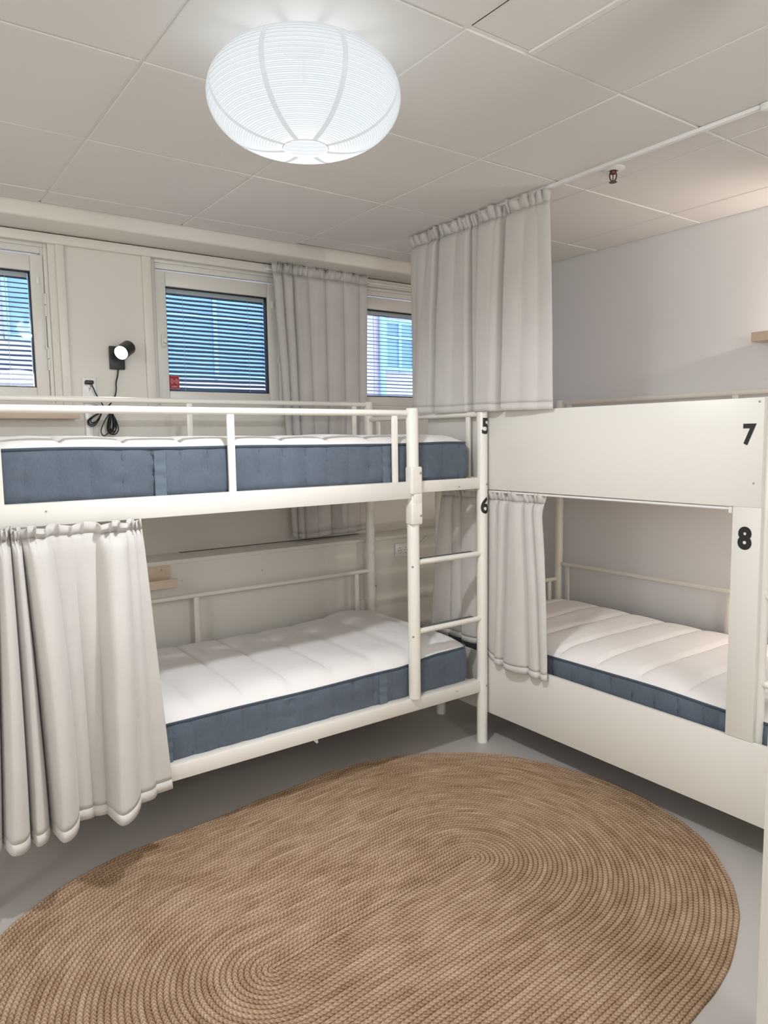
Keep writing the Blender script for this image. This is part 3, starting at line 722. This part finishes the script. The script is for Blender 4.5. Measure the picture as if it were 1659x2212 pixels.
for x in (1.80, 2.42, 2.83): MB().box(x - 0.007, x + 0.007, 3.532, 3.553, 2.310, 2.328, 0.002).build('bracket', 'white_pl', rod)

# ------------------------------------------------------------------ paper lantern
LC = Vector((0.976, 1.684, 2.281)); LA, LB = 0.243, 0.119
lan = thing('paper_lantern', 'round white paper lantern glowing below the ceiling', 'ceiling lamp', (LC.x, LC.y, ZC))
def lprof(f):       # f from -1 (bottom) to 1 (top)
    a = f * math.radians(82)
    return LA * max(0.0, math.cos(a)) ** 0.74, LB * math.sin(a) / math.sin(math.radians(82))
prof = [lprof(-1 + 2 * i / 44) for i in range(45)]
shade_ = MB()
rings = [[Vector((LC.x + r_ * math.cos(2 * PI * k / 96), LC.y + r_ * math.sin(2 * PI * k / 96), LC.z + z_)) for k in range(96)] for r_, z_ in prof]
shade_.grid(rings, True); so = shade_.build('paper_shade', 'paper', lan)
w = MB()
for i in range(2, 86):
    r_, z_ = lprof(-1 + 2 * i / 86); c = LC + Vector((0, 0, z_)); wob = 0.0008 * math.sin(i * 2.1)
    w.lathe([(r_ + 0.0006, -0.0007), (r_ + 0.0017, 0), (r_ + 0.0006, 0.0007)], 72, c + Vector((wob, wob, 0)), None, True)
w.build('wire_ribs', 'paperrib', lan)
for k in range(8):
    a = math.radians(-120 + 22.5) + k * PI / 4; pts = []
    cols_ = []
    for i in range(41):
        r_, z_ = lprof(-1 + 2 * i / 40)
        cols_.append([LC + Vector(((r_ + 0.0022) * math.cos(a + dd), (r_ + 0.0022) * math.sin(a + dd), z_)) for dd in (-0.0065 / max(r_, 0.06), 0.0065 / max(r_, 0.06))])
    s = MB(); s.grid(cols_); s.build('paper_seam', 'paperseam', lan)
r0, z0_ = lprof(-1)
MB().tube([LC + Vector(((r0 + 0.001) * math.cos(a), (r0 + 0.001) * math.sin(a), z0_)) for a in [2 * PI * i / 40 for i in range(41)]], 0.002, 8, False).build('bottom_ring', 'ring', lan)
MB().tube([LC + Vector(((r0 + 0.001) * math.cos(a), (r0 + 0.001) * math.sin(a), -z0_)) for a in [2 * PI * i / 40 for i in range(41)]], 0.002, 8, False).build('top_ring', 'grip', lan)
MB().lathe([(0.002, -0.032), (0.012, -0.029), (0.019, -0.018), (0.0195, -0.006), (0.013, 0.014), (0.010, 0.03), (0.010, 0.05), (0.002, 0.052)], 24, LC + Vector((0, 0, -0.020))).build('bulb', 'bulb', lan)
MB().tube([LC + Vector((0, 0, 0.03)), (LC.x, LC.y, ZC - 0.02)], 0.004, 8).lathe([(0.064, 0), (0.062, -0.006), (0.006, -0.010)], 28, (LC.x, LC.y, ZC - 0.002)).build('pendant_cord', 'blackmetal', lan)  # wide black canopy added to hide the bright ceiling above the open top

# ------------------------------------------------------------------ black wall lamp, socket, cord
wl = thing('wall_lamp', 'black spot lamp, lit, on the wall between the left and middle windows', 'wall lamp', (1.012, YW, 1.818))
bpl = MB().box(0.977, 1.046, YW - 0.020, YW, 1.764, 1.872, 0.003).build('base_plate', 'blackmetal', wl)
o0, o1 = Vector((1.000, 3.460, 1.830)), Vector((1.056, 3.521, 1.866))
ax = (o1 - o0).normalized()
MB().tube([(1.012, YW - 0.018, 1.835), (1.020, 3.545, 1.842), o0 + ax * 0.06], 0.008, 10).build('arm', 'blackmetal', wl)
L_ = 0.088; R_ = 0.0335
MB().lathe([(0.001, 0.03), (R_ - 0.002, 0.03), (R_ - 0.002, 0.0), (R_, 0.0), (R_, L_ - 0.004), (R_ - 0.004, L_), (0.001, L_), ], 32, o0, ax).build('lamp_shade', 'blackmetal', wl)
MB().lathe([(0.001, 0.001), (0.018, 0.001), (0.029, 0.004), (0.0305, 0.010)], 28, o0 + ax * 0.002, ax).build('bulb', 'spotbulb', wl)
cord = [(1.014, 3.566, 1.766), (1.008, 3.56, 1.735), (0.998, 3.555, 1.70), (0.995, 3.55, 1.665), (0.985, 3.55, 1.630), (0.962, 3.548, 1.598), (0.935, 3.55, 1.572)]
b_ = MB(); b_.tube(catmull(cord, 8), 0.0034, 8)
b_.tube(catmull([(0.884, 3.556, 1.699), (0.892, 3.55, 1.672), (0.905, 3.55, 1.640), (0.925, 3.55, 1.605), (0.938, 3.55, 1.578), (0.93, 3.548, 1.565)], 8), 0.0030, 8)
b_.tube(catmull([(0.878, 3.548, 1.578), (0.885, 3.546, 1.590), (0.905, 3.546, 1.592), (0.935, 3.546, 1.580), (0.945, 3.546, 1.57)], 8), 0.0026, 8)
def loop(cx, cz, tx, tz, wd, y, tw):    # teardrop loop from the tie point (tx, tz) around (cx, cz)
    d = Vector((cx - tx, 0, cz - tz)); n_ = Vector((-d.z, 0, d.x)).normalized() * wd; P = Vector((tx, y, tz))
    pts = [P, P + d * 0.45 + n_ * 0.75, P + d * 0.85 + n_, P + d * 1.05 + n_ * 0.45, P + d * 1.08 - n_ * 0.25, P + d * 0.9 - n_ * 0.95, P + d * 0.45 - n_ * 0.75 + Vector((0, tw, 0)), P + Vector((0.003, tw, 0.002))]
    b_.tube(catmull(pts, 8), 0.0026, 7)
for i, (cx, cz, wd) in enumerate(((0.872, 1.512, 0.014), (0.868, 1.506, 0.019), (0.876, 1.518, 0.011))): loop(cx, cz, 0.925, 1.562, wd, 3.552 - 0.005 * i, -0.003)
for i, (cx, cz, wd) in enumerate(((0.965, 1.468, 0.020), (0.960, 1.474, 0.014), (0.972, 1.466, 0.024), (0.957, 1.480, 0.010), (0.968, 1.478, 0.017), (0.925, 1.462, 0.018), (0.962, 1.486, 0.012))): loop(cx, cz, 0.965 if cx > 0.93 else 0.962, 1.568, wd, 3.552 - 0.004 * i, -0.003)
b_.build('cable', 'black', wl)
MB().box(0.858, 0.896, 3.545, 3.566, 1.690, 1.708, 0.006, 3).build('plug', 'blackmetal', wl)

so_ = thing('wall_socket', 'white double socket with the black plug, beside the left window', 'wall socket', (0.880, YW, 1.655))
MB().box(0.848, 0.912, YW - 0.009, YW, 1.604, 1.722, 0.003).build('face_plate', 'white_pl', so_)
for z in (1.697, 1.635):
    MB().lathe([(0.0215, 0), (0.0215, 0.0014), (0.019, 0.0014), (0.018, 0.0004), (0.001, 0.0004)], 28, (0.880, YW - 0.0088, z), (0, -1, 0)).build('outlet', 'white_pl' if z < 1.66 else 'screw', so_)
bm = text_bm('7', 0.014, 0.0); bm.transform(Matrix.Translation((0.880, YW - 0.0096, 1.667)) @ Matrix.Rotation(PI / 2, 4, 'X'))
q_ = MB(); q_.bm.free(); q_.bm = bm; q_.build('marking', 'black', so_, False)

s2 = thing('wall_socket', 'white double socket on the low wall seen between the bed posts', 'wall socket', (2.535, 3.362, 0.77))
MB().box(2.480, 2.590, 3.352, 3.362, 0.728, 0.810, 0.004).build('face_plate', 'white_pl', s2)
for x in (2.512, 2.556):
    MB().lathe([(0.020, 0), (0.020, 0.0018), (0.0175, 0.0018), (0.017, 0.0006), (0.001, 0.0006)], 28, (x, 3.352, 0.768), (0, -1, 0)).build('outlet', 'white_pl', s2)
    h_ = MB()
    for dx in (-0.008, 0.008): h_.lathe([(0.0028, 0), (0.0028, 0.0006), (0.0005, 0.0006)], 10, (x + dx, 3.3512, 0.768), (0, -1, 0))
    h_.box(x - 0.002, x + 0.002, 3.3500, 3.3516, 0.781, 0.786); h_.box(x - 0.002, x + 0.002, 3.3500, 3.3516, 0.750, 0.755)
    h_.build('pin_holes', 'black', s2)
cb = MB().tube(catmull([(2.60, 3.356, 0.765), (2.66, 3.352, 0.79), (2.72, 3.354, 0.835), (2.78, 3.357, 0.850), (2.84, 3.357, 0.84), (2.90, 3.357, 0.79)], 8), 0.0028, 8)
cb.build('power_cable', 'white_pl', s2)

# ------------------------------------------------------------------ birch picture shelves
def shelf(label, x0, x1, yb, depth, z0, lip, back, axis='x'):
    r = thing('wall_shelf', label, 'shelf', ((x0 + x1) / 2, yb, z0) if axis == 'x' else (yb, (x0 + x1) / 2, z0), 'birch picture shelves')
    def bx(a0, a1, d0, d1, c0, c1, nm):
        if axis == 'x': return MB().box(a0, a1, yb - d1, yb - d0, c0, c1, 0.0015).build(nm, 'birch', r)
        return MB().box(yb - d1, yb - d0, a0, a1, c0, c1, 0.0015).build(nm, 'birch', r)
    bk = bx(x0, x1 - 0.022, 0, 0.010, z0, z0 + back, 'back_board')
    bx(x0, x1, 0.010, depth - 0.009, z0, z0 + 0.010, 'bottom_board'); bx(x0, x1, depth - 0.009, depth, z0, z0 + lip, 'front_lip')
    if axis == 'x' and back > 0.08: screw(bk, (x1 - 0.06, yb - 0.0105, z0 + back - 0.02), (0, -1, 0), 0.004)
    return r
shelf('birch ledge shelf above the top bunk at the left border', -0.15, 0.812, YW, 0.10, 1.529, 0.036, 0.034)
shelf('small birch ledge shelf on the low wall beside the left curtain', 0.62, 1.166, 3.362, 0.062, 0.738, 0.040, 0.101)
shelf('birch ledge shelf on the right wall above bunk 7', 1.10, 1.690, XR, 0.09, 1.822, 0.040, 0.034, 'y')

# ------------------------------------------------------------------ sprinkler
sp_ = thing('sprinkler', 'bronze fire sprinkler with white collar under the ceiling tiles', 'sprinkler', (2.352, 1.782, ZC))
cx, cy = 2.352, 1.782
MB().lathe([(0.044, 0.0), (0.043, -0.003), (0.032, -0.008), (0.018, -0.0095), (0.016, -0.004), (0.001, -0.004)], 40, (cx, cy, ZC - 0.0005)).build('collar', 'white_pl', sp_)
MB().lathe([(0.012, 0), (0.012, -0.008), (0.010, -0.012), (0.001, -0.012)], 20, (cx, cy, ZC - 0.008)).build('body', 'bronze', sp_)
for sg in (-1, 1):
    dx, dy = sg * 0.72, -sg * 0.69
    MB().tube(catmull([(cx + dx * 0.0105, cy + dy * 0.0105, ZC - 0.016), (cx + dx * 0.0125, cy + dy * 0.0125, ZC - 0.026), (cx + dx * 0.009, cy + dy * 0.009, ZC - 0.040), (cx, cy, ZC - 0.047)], 6), 0.0024, 8).build('frame_arm', 'bronze', sp_)
MB().tube([(cx, cy, ZC - 0.018), (cx, cy, ZC - 0.044)], 0.0018, 8).build('glass_bulb', 'bronze', sp_)
MB().lathe([(0.001, 0.002), (0.006, 0.002), (0.0145, 0.0), (0.0145, -0.0015), (0.001, -0.0015)], 24, (cx, cy, ZC - 0.0485)).build('deflector', 'bronze', sp_)

# ------------------------------------------------------------------ oval jute rug
F1, F2, RR_ = Vector((0.80, 1.655, 0)), Vector((1.575, 1.72, 0)), 0.822
rw = 0.0158; nrow_ = int(RR_ / rw)
dF = (F2 - F1); LF = dF.length; dF.normalize(); nF = Vector((-dF.y, dF.x, 0))
me_rows = []; uvrows = []
sub = 5
for i in range(nrow_ * sub + 1):
    r_ = max(0.0006, i / sub * rw); v_ = i / sub
    row_ = []; uu = []; s_ = 0.0
    NS, NA = 60, 90
    pts = []
    for q in range(NS): pts.append((F1 + dF * (LF * q / NS) - nF * r_, LF / NS))
    for q in range(NA):
        a = -PI / 2 + PI * q / NA; pts.append((F2 + (dF * math.cos(a) + nF * math.sin(a)) * r_, PI * r_ / NA))
    for q in range(NS): pts.append((F2 - dF * (LF * q / NS) + nF * r_, LF / NS))
    for q in range(NA):
        a = PI / 2 + PI * q / NA; pts.append((F1 + (dF * math.cos(a) + nF * math.sin(a)) * r_, PI * r_ / NA))
    pts.append((pts[0][0].copy(), 0))
    f = v_ - math.floor(v_); edge = max(0, (r_ / RR_ - 0.55) / 0.45)
    for p_, ds in pts:
        z = 0.0065 + 0.0035 * math.sin(PI * f) ** 0.7
        n1 = noise.noise(Vector((p_.x * 1.6 + 3, p_.y * 1.6, 0.3)))
        z += 0.010 * max(0, n1) + 0.0045 * max(0, noise.noise(Vector((p_.x * 5, p_.y * 5, 7))))
        rad = (p_ - (F1 + F2) / 2); sc_ = 1 + edge * (0.018 * noise.noise(Vector((p_.x * 1.9, p_.y * 1.9, 5))) + 0.006 * noise.noise(Vector((p_.x * 8, p_.y * 8, 2))))
        q2 = (F1 + F2) / 2 + rad * sc_
        if i == nrow_ * sub: z = 0.001
        row_.append(Vector((q2.x, q2.y, z)))
    me_rows.append(row_)
def rowU(rw_i, k):      # distance along braid row rw_i, in braid widths
    arc_ = PI * (rw_i + 0.5) / NA; ln = LF / NS / rw
    a1 = min(k, NS); a2 = min(max(k - NS, 0), NA); a3 = min(max(k - NS - NA, 0), NS); a4 = max(k - 2 * NS - NA, 0)
    return (a1 + a3) * ln + (a2 + a4) * arc_
bm = bmesh.new(); uvl = bm.loops.layers.uv.new('UVMap')
vs = [[bm.verts.new(p_) for p_ in r_] for r_ in me_rows]
for i in range(len(vs) - 1):
    for k in range(len(vs[i]) - 1):
        fc = bm.faces.new((vs[i][k], vs[i][k + 1], vs[i + 1][k + 1], vs[i + 1][k]))
        for lp, (a, b2) in zip(fc.loops, ((i, k), (i, k + 1), (i + 1, k + 1), (i + 1, k))): lp[uvl].uv = (rowU(i // sub, b2), a / sub + (0.0005 if a == i else -0.0005))
q_ = MB(); q_.bm.free(); q_.bm = bm
rug = q_.build('rug', 'jute', None, True, (1.19, 1.69, 0.0))
tag(rug, 'oval braided natural jute rug on the grey floor', 'rug')

# ------------------------------------------------------------------ light
def lamp(kind, name, loc, energy, col, rad, target=None, size=None, blend=1.0):
    l = bpy.data.lights.new(name, kind); l.energy = energy; l.color = col; l.shadow_soft_size = rad
    if kind == 'SPOT': l.spot_size = size; l.spot_blend = blend
    o = bpy.data.objects.new(name, l); COL.objects.link(o); o.location = loc
    if target is not None: o.rotation_euler = (Vector(target) - Vector(loc)).to_track_quat('-Z', 'Y').to_euler()
    return o
WHT = (0.95, 0.975, 1.0)
lamp('SPOT', 'lantern_bulb_light', LC + Vector((0, 0, -0.075)), 88, WHT, 0.06, LC + Vector((0, 0, -2)), PI, 0.35)
lamp('POINT', 'lantern_bulb_light', LC + Vector((0, 0, -0.01)), 10, WHT, 0.10)
lamp('POINT', 'room_fill_light', (-1.3, -1.0, 1.8), 44, WHT, 0.3)  # added fill without a fixture, brightens the whole room
lamp('POINT', 'room_fill_light', (-1.9, 1.1, 1.85), 30, WHT, 0.3)  # added fill from the left, no lamp stands here
lamp('POINT', 'room_fill_light', (1.3, -0.75, 1.85), 46, WHT, 0.3)  # added fill aimed at lifting the right wall, no lamp here
lamp('SPOT', 'wall_spot_light', o0 - ax * 0.01, 4.0, (1.0, 0.97, 0.92), 0.02, o0 - ax, math.radians(120), 0.8)
lamp('SPOT', 'bunk_lamp_light', (3.218, 1.18, 1.93), 15.0, (1.0, 0.88, 0.78), 0.015, (3.25, 2.2, 1.95), math.radians(150), 0.9)
lamp('SPOT', 'bunk_lamp_light', (3.19, 1.18, 0.95), 8.0, (1.0, 0.84, 0.70), 0.02, (2.9, 2.2, 0.62), math.radians(130), 0.9)
wd = bpy.data.worlds.new('dusk sky'); sc.world = wd; wd.use_nodes = True
wd.node_tree.nodes['Background'].inputs['Color'].default_value = (0.62, 0.78, 1.0, 1)
wd.node_tree.nodes['Background'].inputs['Strength'].default_value = 3.3

# ------------------------------------------------------------------ camera
cam = bpy.data.cameras.new('camera'); co = bpy.data.objects.new('camera', cam); COL.objects.link(co)
f_px, yaw, pitch, roll = 1563.33, 0.621677, -0.101031, -0.013927
cy_, sy_ = math.cos(yaw), math.sin(yaw)
fw = Vector((sy_ * math.cos(pitch), cy_ * math.cos(pitch), math.sin(pitch)))
rt = Vector((cy_, -sy_, 0)); upv = rt.cross(fw)
r2 = rt * math.cos(roll) + upv * math.sin(roll); u2 = -rt * math.sin(roll) + upv * math.cos(roll)
m = Matrix.Identity(4)
for i in range(3): m[i][0] = r2[i]; m[i][1] = u2[i]; m[i][2] = -fw[i]
m.translation = Vector((0, 0, H))
co.matrix_world = m
cam.sensor_fit = 'VERTICAL'; cam.sensor_height = 36.0; cam.sensor_width = 27.0
cam.lens = f_px / 2212 * 36.0; cam.clip_start = 0.02
sc.camera = co
sc.cycles.use_denoising = True
sc.cycles.max_bounces = 10; sc.cycles.diffuse_bounces = 6; sc.cycles.transparent_max_bounces = 24
sc.cycles.sample_clamp_indirect = 6.0
